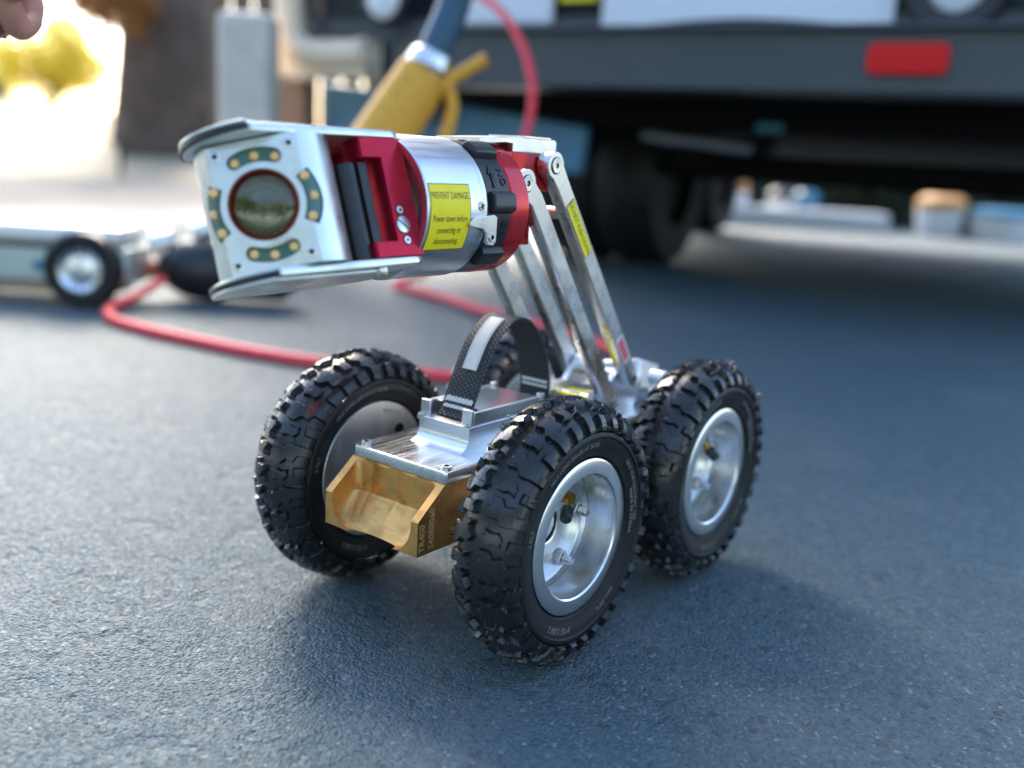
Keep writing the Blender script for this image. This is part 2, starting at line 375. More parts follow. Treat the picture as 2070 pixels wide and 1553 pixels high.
# ------------------------------------------------------------ robot: chassis
def brass_block():
    b = B(BRASS); hw = .0525; z1, zc, zb = .1470, .1231, .0942; y1, yf = -.1875, -.2173
    def front(z): return yf + (max(z - zc, 0) / (z1 - zc)) * (y1 - yf)
    def wz(z): q = min(1, (z - zb) / .026); return .0260 + .0190 * math.sqrt(max(0, 1 - (1 - q) ** 2))
    zs = list(np.linspace(zb, .1198, 26)) + list(np.linspace(.1202, z1, 24)); us = np.linspace(-1, 1, 81); v = []; f = []
    for z in zs:
        w_ = wz(z); yq = front(z); v.append((-hw, yq, z)); v.append((-w_ - .0001, yq, z))
        for u in us:
            if z > .1200: back = -.1862 - .0018 * abs(math.sin(u * 4.7)) ** .6
            else: k = (z - zb) / (.1200 - zb); back = -.2125 + .0245 * k - .0018 * abs(math.sin(u * 4.7)) ** .6 * k + .003 * (1 - k) * (1 - u * u)
            e = max(0, abs(u) - .86) / .14; yy = back - (back - yq) * .55 * (1 - math.sqrt(max(0, 1 - e * e)))
            v.append((u * w_, max(yq, yy), z))
        v.append((w_ + .0001, yq, z)); v.append((hw, yq, z))
    n = len(us) + 4; m_ = len(zs)
    for j in range(m_ - 1):
        for i in range(n - 1): f.append((j * n + i, j * n + i + 1, (j + 1) * n + i + 1, (j + 1) * n + i))
    yb = -.150; o = len(v); xr = [v[i][0] for i in range(n)]; xt = [v[(m_ - 1) * n + i][0] for i in range(n)]
    v += [(x, yb, zb) for x in xr] + [(x, yb, z1) for x in xt]
    for i in range(n - 1):
        t_ = (m_ - 1) * n
        f += [(i, i + 1, o + i + 1, o + i), (t_ + i, o + n + i, o + n + i + 1, t_ + i + 1), (o + i, o + i + 1, o + n + i + 1, o + n + i)]
    for i in (0, n - 1): f.append(tuple([j * n + i for j in range(m_)] + [o + n + i, o + i]))
    b.add(v, f)
    return b.build('brass_block', robot, ang=24)
bb = brass_block()
eb = B(ENG)
for s, y, sz in (('TR400', -.2118, .0088), ('24080060', -.2010, .0088)):
    v, f = text_geo(s, sz, .0001, 'LEFT', 1.0); eb.add(v, f, 0, frame((.05255, y, .0965), (0, 0, 1), (0, -1, 0), (1, 0, 0)))
eb.build('engraving', bb)
b = B(BLKM); b.box(-.0500, .0500, -.150, .165, .088, .146); b.build('chassis', robot, bevel=.002)
for y in (-.1201, .1201): b = B(STEEL); b.cyl((-.104, y, .110), (.104, y, .110), .013, n=32); b.build('axle', robot)
# top plate with cast pedestal
b = B(ALU_TOP)
v, f = plate_geo([[(-.0526, -.1850), (-.0500, -.1872), (.0500, -.1872), (.0526, -.1850), (.0526, -.030), (-.0526, -.030)]], .0098, .0008)
b.add(v, f, 0, lambda p: (p[0], p[1], p[2] + .1520))
v, f = plate_geo([circ2(0, 0, .001)], .001)
# milled shallow groove line
tp = b.build('top_plate', robot)
b = B(ALU)   # pedestal, concave sweep at the front
prof = [(-.1335 + .0065 * (1 - math.sin(R(a)))*1.0, .1569 + .013 * (1 - math.cos(R(a)))) for a in range(0, 91, 9)]
prof = [(-.1435, .1566)] + [(-.1435 + .0115 * math.sin(R(a)), .1569 + .0115 * (1 - math.cos(R(a)))) for a in range(8, 91, 9)] + [(-.1320, .1745), (-.020, .1745), (-.020, .1566)]
pf = [(y, z) for y, z in prof]
n = len(pf); v = [(x, y, z) for x in (-.0285, .0285) for y, z in pf]
b.add(v, [tuple(range(n))[::-1], tuple(range(n, 2 * n))] + [(i, (i + 1) % n, n + (i + 1) % n, n + i) for i in range(n)])
pd = b.build('pedestal', robot, ang=30, bevel=.0004)
b = B(ALU)   # cap plate with side rails and slot posts
b.box(-.0300, .0300, -.1335, -.020, .1747, .1785)
for s in (-1, 1):
    b.box(s * .0182, s * .0290, -.1300, -.1268, .1785, .1925)       # front posts
    b.box(s * .0262, s * .0290, -.1264, -.0330, .1785, .1905)       # side rails
    b.box(s * .0250, s * .0298, -.0326, -.0270, .1785, .1925)
b.box(-.0190, .0190, -.0930, -.0300, .1785, .1800)
b.build('strap_clamp', robot, bevel=.0005)
b = B(mat('clear_cover_plate', (.82, .84, .86), .08, .9)); b.box(-.0255, .0255, -.1120, -.0330, .1880, .1896); b.build('cover_plate', robot, bevel=.0003)
def cap_screw(c, parent, r=.0034, h=.0022, Z=(0, 0, 1), m=BOLT, name='screw'):
    b = B(m, BLKM); Z = Vector(Z).normalized(); X = Z.orthogonal().normalized(); fr2 = frame(c, X, Z.cross(X), Z)
    b.lathe([(r, 0), (r, h * .8), (r * .9, h), (r * .52, h)], 24, 0, fr2)
    b.lathe([(r * .52, h), (r * .50, h * .35), (r * .01, h * .35)], 6, 1, fr2)
    return b.build(name, parent, ang=30)
for x, y in ((-.0455, -.1785), (.0455, -.1785)):
    cap_screw((x, y, .1569), tp, .0045, .0026)
for x, y in ((-.0262, -.1322), (.0262, -.1322), (.027, -.08)): cap_screw((x, y, .1786), pd, .0028, .002)
b = B(BLKM)
for x in (-.0455, .0455): b.box(x - .0062, x + .0062, -.1878, -.1772, .1545, .1555)
# webbing strap (loop in the x=0 plane)
def strap():
    pts = [(-.1215, .1790), (-.1150, .1880), (-.1012, .2170), (-.0860, .2430), (-.0690, .2580), (-.0530, .2625), (-.0360, .2570), (-.0180, .2380), (-.0060, .2120), (-.0020, .1920), (-.0030, .1790)]
    P = smooth_path([(0, y, z) for y, z in pts], 14)
    hw, th = .0172, .0013; v = []; f = []; uv = []; Ls = [0]
    for i in range(1, len(P)): Ls.append(Ls[-1] + (P[i] - P[i - 1]).length)
    NR = 14
    for i, q in enumerate(P):
        t = (P[min(i + 1, len(P) - 1)] - P[max(i - 1, 0)]).normalized(); n_ = Vector((0, -t.z, t.y))
        for side in (1, -1):
            for k in range(NR + 1):
                x = (-hw + 2 * hw * k / NR) * side; v.append(q + Vector((x, 0, 0)) + n_ * th * side * (1 - .35 * abs(2 * k / NR - 1) ** 6)); uv.append((Ls[i], x))
    m = 2 * (NR + 1)
    for i in range(len(P) - 1):
        for k in range(m): f.append((i * m + k, i * m + (k + 1) % m, (i + 1) * m + (k + 1) % m, (i + 1) * m + k))
    mt = bpy.data.materials.new('black_webbing'); mt.use_nodes = True; t_ = mt.node_tree; p = t_.nodes['Principled BSDF']; L = t_.links.new
    p.inputs['Roughness'].default_value = .6; p.inputs['Specular IOR Level'].default_value = .35
    un = t_.nodes.new('ShaderNodeUVMap'); sx = t_.nodes.new('ShaderNodeSeparateXYZ'); L(un.outputs[0], sx.inputs[0])
    def M(op, a, b_=0):
        n = t_.nodes.new('ShaderNodeMath'); n.operation = op
        for i, q in enumerate((a, b_)):
            if isinstance(q, (int, float)): n.inputs[i].default_value = q
            else: L(q, n.inputs[i])
        return n.outputs[0]
    col = M('MULTIPLY', sx.outputs[1], 320.0); fl = M('FLOOR', M('DIVIDE', col, 1.0)); par = M('MODULO', M('ABSOLUTE', fl), 2.0)
    row = M('ADD', M('MULTIPLY', sx.outputs[0], 230.0), M('MULTIPLY', par, .5))
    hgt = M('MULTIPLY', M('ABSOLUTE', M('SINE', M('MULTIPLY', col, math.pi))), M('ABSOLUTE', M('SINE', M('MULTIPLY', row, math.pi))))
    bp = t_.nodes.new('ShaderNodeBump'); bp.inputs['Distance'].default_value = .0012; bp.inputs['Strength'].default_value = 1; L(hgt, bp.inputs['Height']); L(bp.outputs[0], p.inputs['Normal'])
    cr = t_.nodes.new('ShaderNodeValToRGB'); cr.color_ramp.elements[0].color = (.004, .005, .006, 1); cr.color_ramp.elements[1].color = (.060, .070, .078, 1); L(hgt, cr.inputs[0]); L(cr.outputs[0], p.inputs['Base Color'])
    b = B(mt); b.add(v, f); o = b.build('strap', robot, ang=70)
    ul = o.data.uv_layers.new(name='UVMap')
    idx = np.empty(len(o.data.loops), int); o.data.loops.foreach_get('vertex_index', idx); ul.data.foreach_set('uv', np.array(uv)[idx].ravel())
    def on(i0, x, off=.0016):   # point on outer face
        i = max(0, min(len(P) - 2, int(i0))); fr_ = i0 - i; q = P[i].lerp(P[i + 1], fr_); t = (P[i + 1] - P[i]).normalized(); n_ = Vector((0, -t.z, t.y)); return q + Vector((x, 0, 0)) + n_ * off
    # white tag
    tb = B(WHT, mat('tag_thread', (.35, .34, .31), .8)); v = []; f = []
    i0, i1 = 29, 60
    for k in range(25):
        i = i0 + (i1 - i0) * k / 24
        for x, o_ in ((-.0078, .0013), (-.0078, .0021), (.0078, .0021), (.0078, .0013)): v.append(on(i, x, o_))
    for k in range(24):
        for a in range(3): f.append((k * 4 + a, k * 4 + a + 1, k * 4 + a + 5, k * 4 + a + 4))
    f += [(0, 1, 2, 3), (96, 97, 98, 99)]
    tb.add(v, f)
    for side in (-.0062, .0062):
        for k in range(26):
            ia = i0 + 1 + (i1 - i0 - 2) * k / 26; tb.cyl(on(ia, side, .0022), on(ia + .7, side, .0022), .00022, n=5, m=1)
    tb.build('strap_tag', o)
    sb = B(THREAD)
    for base, sg in ((17.0, 1), (13.2, 1), (126.0, 1), (122.2, 1)):
        off = .0015 if base < 60 else -.0015
        for k in range(15):
            x = -.0140 + .0020 * k
            for q in range(2):
                sb.cyl(on(base - 1.1 + .3 * (k % 2), x + q * .0005, off), on(base + 1.1 + .3 * (k % 2), x + .0007 + q * .0005, off), .00050, n=5)
    tag(sb.build('strap_stitching', o), kind='stuff')
strap()

# ------------------------------------------------------------ robot: lifting arms
def capsule_arm(p0, p1, wid, boss_r, off=(0, 0)):
    """outline in (y,z): straight bar with an eye at p0 and rounded end at p1"""
    p0, p1 = Vector(p0), Vector(p1); d = (p1 - p0).normalized(); n_ = Vector((-d.y, d.x))
    o = p0 + n_ * off[0]; pts = []
    h = wid / 2; a0 = math.atan2(d.y, d.x)
    e = p0
    # boss arc, open towards d
    for k in range(25):
        a = a0 + R(55) + R(250) * k / 24; pts.append((e.x + boss_r * math.cos(a), e.y + boss_r * math.sin(a)))
    q = o + d * (boss_r * 1.7); r_ = p1 + n_ * off[0] * .4
    pts.append(tuple(q - n_ * h))
    for k in range(13):
        a = a0 - R(90) + R(180) * k / 12; pts.append((r_.x + h * math.cos(a), r_.y + h * math.sin(a)))
    pts.append(tuple(q + n_ * h))
    return pts
def arm(x0, x1, p0, p1, wid=.0165, boss=.0115, off=0.0, m=STEEL, outer=1):
    b = B(m); v, f = plate_geo([capsule_arm(p0, p1, wid, boss, (off, 0))], x1 - x0, .0006)
    b.add(v, f, 0, lambda p: ((x0 + x1) / 2 + p[2], p[0], p[1])); a = b.build('link_arm', robot, ang=40)
    xo = x1 if outer > 0 else x0
    for q in (p0, p1):
        bo = B(BOLT, BLKM); fr2 = frame((xo, q[0], q[1]), (0, 1, 0), (0, 0, 1), (outer, 0, 0))
        bo.lathe([(.0074, 0), (.0074, .0003), (.0067, .0004)], 36, 1, fr2)
        bo.lathe([(.0067, .0002), (.0067, .0009), (.0060, .0013), (.0024, .0012)], 36, 0, fr2)
        bo.lathe([(.0024, .0012), (.0023, -.0005), (.0001, -.0005)], 6, 1, fr2)
        bo.build('pivot_bolt', a, ang=30)
    return a
NP0, NP1 = (-.0896, .3817), (.0735, .1670)     # near front link
BP0, BP1 = (-.0505, .3972), (.1120, .1885)
a_nf = arm(.030, .042, NP0, NP1, .0165, .0118, off=.004)
a_nb = arm(.030, .042, BP0, BP1, .0165, .0115, off=.0005)
a_ff = arm(-.042, -.030, NP0, NP1, .0165, .0118, off=.004, outer=-1)
a_fb = arm(-.042, -.030, BP0, BP1, .0165, .0115, off=.0005, outer=-1)
d = (Vector(BP1) - Vector(BP0)).normalized(); nn = Vector((-d.y, d.x))
def on_back(s, w, h=0): q = Vector(BP0) + d * s + nn * w; return (.0421 + h, q.x, q.y)
lb = B(INK, YEL)
lb.add([(-.0290, -.0066, 0), (.0300, -.0066, 0), (.0300, .0066, 0), (-.0290, .0066, 0)], [(0, 1, 2, 3)], 0, lambda p: on_back(.068 + p[0], p[1], .0002))
lb.add([(-.0284, -.0060, 0), (.0294, -.0060, 0), (.0294, .0060, 0), (-.0284, .0060, 0)], [(0, 1, 2, 3)], 1, lambda p: on_back(.068 + p[0], p[1], .0003))
v, f = text_geo('DO NOT PUSH DOWN', .0072, 0, 'CENTER', .88); lb.add(v, f, 0, lambda p: on_back(.0685 + p[0] * .86, p[1], .00045))
lb.build('warning_label', a_nb)
lb = B(WHT, PINK)
lb.box(-.016, .016, -.0062, .0062, 0, .0003, 0, lambda p: on_back(.222 + p[0], p[1], p[2]))
lb.box(-.0135, .0135, -.0048, .0048, 0, .0005, 1, lambda p: on_back(.222 + p[0], p[1], p[2])); lb.build('pink_label', a_nb)
eb = B(WHT); d2 = (Vector(NP1) - Vector(NP0)).normalized(); n2 = Vector((-d2.y, d2.x))
# cross pins between arms
for q in (NP0, BP0, NP1, BP1, tuple(Vector(BP0) + d * .052)): b = B(STEEL); b.cyl((-.0405, q[0], q[1]), (.0405, q[0], q[1]), .0055); b.build('cross_pin', robot)

# lower mounting bracket behind the strap
b = B(ALU)
for s in (-1, 1):
    v, f = plate_geo([[(.050, .146), (.135, .146), (.150, .165), (.130, .200), (.108, .203), (.085, .180), (.060, .180)]], .006, .0006)
    b.add(v, f, 0, lambda p, s=s: (s * .0255 + p[2], p[0], p[1]))
b.box(-.050, .050, .040, .165, .1462, .152)
lbk = b.build('lift_bracket', robot, bevel=.0006)
b = B(ALU); fr2 = frame((.006, .170, .176), (.97, .12, .2), (-.1, .96, -.25), (-.22, .22, .95)); b.box(-.022, .022, -.028, .028, -.016, .016, 0, fr2); b.build('connector_box', robot, bevel=.002)
for p0_, p1_, r_ in (((.043, .148, .186), (.060, .148, .186), .0085), ((.043, .152, .164), (.062, .152, .164), .0095), ((-.01, .166, .158), (-.01, .215, .150), .014)): b = B(ALU); b.cyl(p0_, p1_, r_, n=32); b.build('cable_gland', robot, bevel=.001)
b = B(YEL); b.box(-.020, .024, .060, .092, .1706, .1712); b.build('yellow_label', robot)
b = B(BLK); b.box(-.020, .022, .050, .120, .152, .170); b.build('actuator', robot, bevel=.002)

# ------------------------------------------------------------ robot: camera head
TH, PHI, PSI = .0169, .321, .7179
PIV = Vector((0, -.3142, .3565)); F = Vector((0, -math.cos(TH), -math.sin(TH)))
U0 = Vector((0, -math.sin(TH), math.cos(TH))); X0 = Vector((1, 0, 0))
XA = X0 * math.cos(PHI) + U0 * math.sin(PHI); UA = U0 * math.cos(PHI) - X0 * math.sin(PHI)
NA = F * math.cos(PSI) + XA * math.sin(PSI); HA = XA * math.cos(PSI) - F * math.sin(PSI)
HEAD = frame(PIV, F, XA, UA)           # (f, x, u)
FACE = frame(PIV, HA, UA, NA)          # (h, u, n)
TC = .3596; TR = .0543; TY0, TY1 = -.2215, -.1540
TUB = frame((0, 0, TC), (1, 0, 0), (0, 0, 1), (0, -1, 0))   # (x,z,-y)
b = B(ALU, BEAD)
b.lathe([(.030, .2110), (.0515, .2205), (.0535, -TY0), (TR, -TY0 - .0012), (TR, .1552), (.0536, .1545), (.0520, .1545), (.0515, .160)], 128, 0, TUB)
# seam ring
b.lathe([(TR + .0001, .1600), (TR + .00015, .1596), (TR + .00015, .1590), (TR + .0001, .1586)], 128, 0, TUB)
head = b.build('camera_head', robot, ang=30)
head['label'] = 'silver cylindrical camera head with red fork and yellow warning sticker'
# yoke plates top and bottom with rounded front
def yoke(s):
    pts = [(-.096, -.034), (-.088, -.037)] 
    a0 = math.degrees(math.asin(.037 / .050))
    pts += [(.050 * math.cos(R(a)), .050 * math.sin(R(a))) for a in np.linspace(-a0, a0, 22)]
    pts += [(-.088, .037), (-.096, .034), (-.104, .026), (-.104, -.026)]
    v, f = plate_geo([pts], .0056, .0011); b = B(BEAD); b.add(v, f, 0, lambda p: HEAD((p[0], p[1], s * .0456 + p[2])))
    o = b.build('yoke_plate', head, ang=30)
    b = B(BLK)   # rubber edge strip
    n = 30; v = []; f = []
    for k in range(n + 1):
        a = R(-50 + 96 * k / n)
        for r_, z in ((.0495, .0022), (.0520, .0018), (.0520, -.0018), (.0495, -.0022)): v.append(HEAD((r_ * math.cos(a), r_ * math.sin(a), s * .0462 + z)))
    for k in range(n):
        for a in range(4): f.append((k * 4 + a, k * 4 + (a + 1) % 4, k * 4 + 4 + (a + 1) % 4, k * 4 + 4 + a))
    f += [(0, 1, 2, 3), (n * 4, n * 4 + 1, n * 4 + 2, n * 4 + 3)]
    b.add(v, f); b.build('rubber_strip', head, bevel=.0006)
    return o
yoke(1); yoke(-1)
for s in (1, -1):   # raised outer lip above and below the strip
    b = B(BEAD)
    pts = [(-.06, -.030), (.03, -.033)] + [(.0515 * math.cos(R(a)), .0515 * math.sin(R(a))) for a in np.linspace(-44, 44, 20)] + [(.03, .033), (-.06, .030)]
    v, f = plate_geo([pts], .0022, .0008); b.add(v, f, 0, lambda p, s=s: HEAD((p[0], p[1], s * .0497 + p[2]))); b.build('yoke_cover', head, ang=30)
for q in ((-.070, .018), (-.058, .030)): cap_screw(HEAD((q[0], q[1], -.0486)), head, .004, .004, -UA, m=mat('brass_screw', (.7, .5, .2), .3, 1) if q[0] < -.06 else BOLT)
# camera drum: vertical cylinder with a flat front, holes for lens and light slots
b = B(BEAD)
aflat = math.degrees(math.asin(.029 / .044))
ring_pts = [(.044 * math.sin(R(a)), .044 * math.cos(R(a))) for a in np.linspace(aflat, 82, 18)]
prof = [(x, y) for x, y in ring_pts]; left = [(-x, y) for x, y in ring_pts]
poly = [(.029, .0290)] + prof + [(.0434, -.012), (-.0434, -.012)] + left[::-1] + [(-.029, .0290)]
n = len(poly); v = [(h, u, nn_) for u in (-.0422, .0422) for h, nn_ in poly]
b.add(v, [tuple(range(n)), tuple(range(n, 2 * n))[::-1]] + [(i, (i + 1) % n, n + (i + 1) % n, n + i) for i in range(n)], 0, FACE)
# face plate with holes
def arc_slot(r, ac, half, w, n=14):
    pts = []
    for k in range(n + 1): a = R(ac - half + 2 * half * k / n); pts.append(((r + w) * math.sin(a), (r + w) * math.cos(a)))
    for k in range(1, 8): a = R(ac + half); t = math.pi * k / 8; pts.append((r * math.sin(a) + w * (math.sin(a) * math.cos(t) + math.cos(a) * math.sin(t)), r * math.cos(a) + w * (math.cos(a) * math.cos(t) - math.sin(a) * math.sin(t))))
    for k in range(n + 1): a = R(ac + half - 2 * half * k / n); pts.append(((r - w) * math.sin(a), (r - w) * math.cos(a)))
    for k in range(1, 8): a = R(ac - half); t = math.pi * k / 8; pts.append((r * math.sin(a) - w * (math.sin(a) * math.cos(t) + math.cos(a) * math.sin(t)), r * math.cos(a) - w * (math.cos(a) * math.cos(t) - math.sin(a) * math.sin(t))))
    return pts
v, f = plate_geo([[(-.0290, -.0420), (.0290, -.0420), (.0290, .0420), (-.0290, .0420)], circ2(0, 0, .0228, 64), arc_slot(.0320, 0, 24, .0046), arc_slot(.0320, 180, 24, .0046)], .004, .0003)
b.add(v, f, 0, lambda p: FACE((p[0], p[1], .0311 + p[2])))
b.build('camera_drum', head, ang=22)
def surfN(h): return .0331 if abs(h) < .029 else math.sqrt(max(.044 ** 2 - h * h, 0)) + .0001
def slot_strip(ac, name):
    b = B(PCB, BEAD, BLKM)
    side = ac in (90, 270)
    def grid(w0, w1, dz, m, half):
        n = 20; v = []; f = []
        for k in range(n + 1):
            a = R(ac - half + 2 * half * k / n)
            for w in np.linspace(w0, w1, 5):
                h, u = (.0320 + w) * math.sin(a), (.0320 + w) * math.cos(a)
                v.append(FACE((h, u, (surfN(h) if side else .0292) + dz)))
        for k in range(n):
            for j in range(4): f.append((k * 5 + j, k * 5 + j + 1, k * 5 + j + 6, k * 5 + j + 5))
        b.add(v, f, m)
    if side:
        grid(-.0047, .0047, .0002, 2, 30); grid(-.0038, .0036, .0005, 0, 28)
    else: grid(-.0052, .0052, .0004, 0, 34)
    o = b.build(name, head)
    for da in (-24, 0, 24):
        a = R(ac + da); h, u = .0320 * math.sin(a), .0320 * math.cos(a); nz = (surfN(h) + .0003) if side else .0296
        lb = B(LED); lb.lathe([(.0030, 0), (.0030, .0006), (.0026, .0013), (.0014, .0017), (.0001, .0018)], 20, 0, frame(FACE((h, u, nz)), HA, UA, NA)); lb.build('led', head)
for ac in (0, 90, 180, 270): slot_strip(ac, 'light_board')
b = B(LRING); fl = frame(FACE((0, 0, 0)), HA, UA, NA)
b.lathe([(.0228, .030), (.0226, .0328), (.0215, .0332), (.0205, .0320), (.0200, .0290)], 72, 0, fl); b.build('lens_ring', head)
b = B(CLEAR)
b.lathe([(.0202, .0300)] + [(.0202 * math.cos(R(a)), .0300 + .0046 * math.sin(R(a))) for a in range(8, 90, 8)] + [(.0001, .0346)] + [(.0202 * math.cos(R(a)), .0296 + .0040 * math.sin(R(a))) for a in range(80, 0, -10)] + [(.0202, .0296)], 64, 0, fl)
b.build('lens', head)
for k_, (r0_, r1_, z0_, z1_, col) in enumerate(((.0200, .0168, .0293, .0296, (.075, .030, .008)), (.0168, .0130, .0296, .0293, (.060, .066, .012)), (.0130, .0120, .0300, .0304, (.20, .21, .15)), (.0120, .0085, .0298, .0294, (.030, .036, .014)), (.0085, .0078, .0300, .0304, (.22, .24, .22)), (.0078, .0040, .0298, .0300, (.045, .05, .03)), (.0040, .0001, .0300, .0312, (.10, .13, .18)))):  # lens rings; their olive tones also paint in the reflected foliage
    b = B(mat('lens_element_glass', col, .22, .2, .6, bump=(300, .3, .0006))); b.lathe([(r0_, z0_), ((r0_ + r1_) / 2, (z0_ + z1_) / 2 + .0002), (r1_, z1_)], 56, 0, fl); b.build('lens_element', head)

for h, u in ((-.0237, .0352), (.0237, .0352), (.0237, -.0352), (-.0237, -.0352)): cap_screw(FACE((h, u, .0329)), head, .0036, .0009, NA)
# red fork sides
for s in (1, -1):
    b = B(REDA)
    out = [(-.0552, .0424), (-.0552, .0282), (-.0728, .0282), (-.0728, -.0312), (-.0515, -.0312), (-.0515, -.0424), (-.0965, -.0424), (-.0965, .0424)]
    v, f = plate_geo([out], .018, .0004); b.add(v, f, 0, lambda p, s=s: HEAD((p[0], s * (.0280 + p[2]), p[1])))
    b.build('red_fork', head, ang=30)
b = B(REDA); b.box(-.100, -.0735, -.019, .019, -.0424, .0424, 0, HEAD)
# rear shell of the drum in red
rp = [(.0425 * math.sin(R(a)), .0425 * math.cos(R(a))) for a in np.linspace(92, 268, 30)]
n = len(rp); v = [(h, u, nn_) for u in (-.0422, .0422) for h, nn_ in rp]
b.add(v, [tuple(range(n)), tuple(range(n, 2 * n))[::-1]] + [(i, (i + 1) % n, n + (i + 1) % n, n + i) for i in range(n)], 0, FACE)
b.build('red_housing', head, ang=30)
b = B(BLK); 
b.cyl(HEAD((-.0480, .0240, -.0424)), HEAD((-.0480, .0240, .026)), .0075, n=28); b.box(-.0640, -.0560, .0150, .0300, -.0424, .0270, 0, HEAD); b.build('tilt_shaft', head, bevel=.0006)
# screws on the red side
def slot_screw(f_, u_, r, slot=True):
    b = B(BOLT, BLKM); fr2 = frame(HEAD((f_, .0370, u_)), F, UA, XA)
    b.lathe([(r + .0004, 0), (r + .0004, .0002), (r, .0003)], 32, 1, fr2)
    b.lathe([(r, .0002), (r, .0007), (r * .9, .0010), (.0001, .0010)], 32, 0, fr2)
    if slot: b.box(-r * .95, r * .95, -.00045, .00045, .0009, .00115, 1, lambda p: fr2((p[0] * .8 - p[1] * .6, p[0] * .6 + p[1] * .8, p[2])))
    else: b.lathe([(r * .4, .0010), (r * .4, .00115), (.0001, .00115)], 6, 1, fr2)
    b.build('slotted_screw' if slot else 'small_screw', head, ang=30)
slot_screw(-.0808, -.0200, .0062); slot_screw(-.0800, -.0095, .0030, False); slot_screw(-.0815, -.0312, .0030, False)
# yellow sticker round the tube
def onT(y, a, dr=0): return ((TR + dr) * math.cos(a), y, TC + (TR + dr) * math.sin(a))
lb = B(INK, YEL)
ya, yb_, aa, ab = -.2195, -.1745, R(22.5), R(-30.5)
def patch(y0, y1, a0, a1, dr, m):
    n = 24; v = []; f = []
    for k in range(n + 1):
        a = a0 + (a1 - a0) * k / n
        v += [onT(y0, a, dr), onT(y1, a, dr)]
    for k in range(n): f.append((k * 2, k * 2 + 1, k * 2 + 3, k * 2 + 2))
    lb.add(v, f, m)
patch(ya, yb_, aa, ab, .0002, 0); patch(ya + .0007, yb_ - .0007, aa - .013, ab + .013, .0003, 1)
for s, dz, sz in (('PREVENT DAMAGE.', .0160, .0049), ('Power down before', -.0005, .0048), ('connecting or', -.0090, .0048), ('disconnecting.', -.0175, .0048)):
    v, f = text_geo(s, sz, 0); mid_a = (aa + ab) / 2; ym = (ya + yb_) / 2
    lb.add(v, f, 0, lambda p, dz=dz: onT(ym + p[0] * .98, mid_a + (dz * 1.0 + p[1] * 1.45) / TR, .00045))
lb.build('warning_label', head)
# phillips screw and latch lever
b = B(BOLT, BLKM); fr2 = frame(onT(-.1620, R(5), -.0003), (0, 1, 0), (0, 0, 1), (1, 0, .08)); b.lathe([(.0038, 0), (.0038, .0008), (.0034, .0012), (.0001, .0013)], 24, 0, fr2)
for a in (30, 120): b.box(-.0024, .0024, -.0005, .0005, .0012, .0015, 1, lambda p, a=a: fr2((p[0] * math.cos(R(a)) - p[1] * math.sin(R(a)), p[0] * math.sin(R(a)) + p[1] * math.cos(R(a)), p[2])))
b.build('phillips_screw', head)
b = B(STEEL)
v, f = plate_geo([[(-.176, .3535), (-.172, .3560), (-.150, .3580), (-.146, .3560), (-.146, .3380), (-.149, .3345), (-.156, .3350), (-.158, .3390), (-.158, .3440), (-.163, .3475), (-.176, .3495), (-.178, .3515)]], .0028, .0005)
b.add(v, f, 0, lambda p: (.0560 + p[2], p[0], p[1])); b.box(.050, .0560, -.153, -.147, .336, .356)
lv = b.build('latch_lever', head); cap_screw((.0572, -.1520, .3410), head, .0036, .0012, (1, 0, 0))

# black locking ring with grips and raised letters
b = B(BLK)
b.lathe([(.048, .1540), (.0530, .1535), (.0530, .1235), (.048, .1230)], 96, 0, TUB)
for a in (58, 8, -40, 150, 205, 250):
    v = []; f = []
    n = 8
    for k in range(n + 1):
        aa_ = R(a - 9 + 18 * k / n); hgt = .0060 * min(1, 1.6 * math.sin(math.pi * k / n) + .25)
        for y_, r_ in ((-.1500, .052), (-.1500, .053 + hgt), (-.1240, .053 + hgt), (-.1240, .052)): v.append((r_ * math.cos(aa_), y_, TC + r_ * math.sin(aa_)))
    for k in range(n):
        for q in range(4): f.append((k * 4 + q, k * 4 + (q + 1) % 4, k * 4 + 4 + (q + 1) % 4, k * 4 + 4 + q))
    f += [(0, 1, 2, 3), (n * 4, n * 4 + 1, n * 4 + 2, n * 4 + 3)]
    b.add(v, f)
ringo = b.build('locking_ring', robot, ang=35, bevel=.0008)
b = B(BLK)
for s, a, y in (('NO', 30, -.1300), ('ON', -15, -.131), ('OFF', 80, -.131)):
    v, f = text_geo(s, .0095, .0006); b.add(v, f, 0, lambda p, a=a, y=y: ((.0532 + p[2]) * math.cos(R(a) + (-p[0]) / .053), y + (p[1]), TC + (.0532 + p[2]) * math.sin(R(a) + (-p[0]) / .053)))
ar = [(-.009, -.0013), (.002, -.0013), (.002, -.0042), (.0090, 0), (.002, .0042), (.002, .0013), (-.009, .0013)]
v, f = plate_geo([ar], .0016); b.add(v, f, 0, lambda p: ((.0534 + p[2]) * math.cos(R(30) + p[0] / .053), -.1420 - p[1], TC + (.0534 + p[2]) * math.sin(R(30) + p[0] / .053)))
tag(b.build('raised_lettering', ringo), kind='stuff')
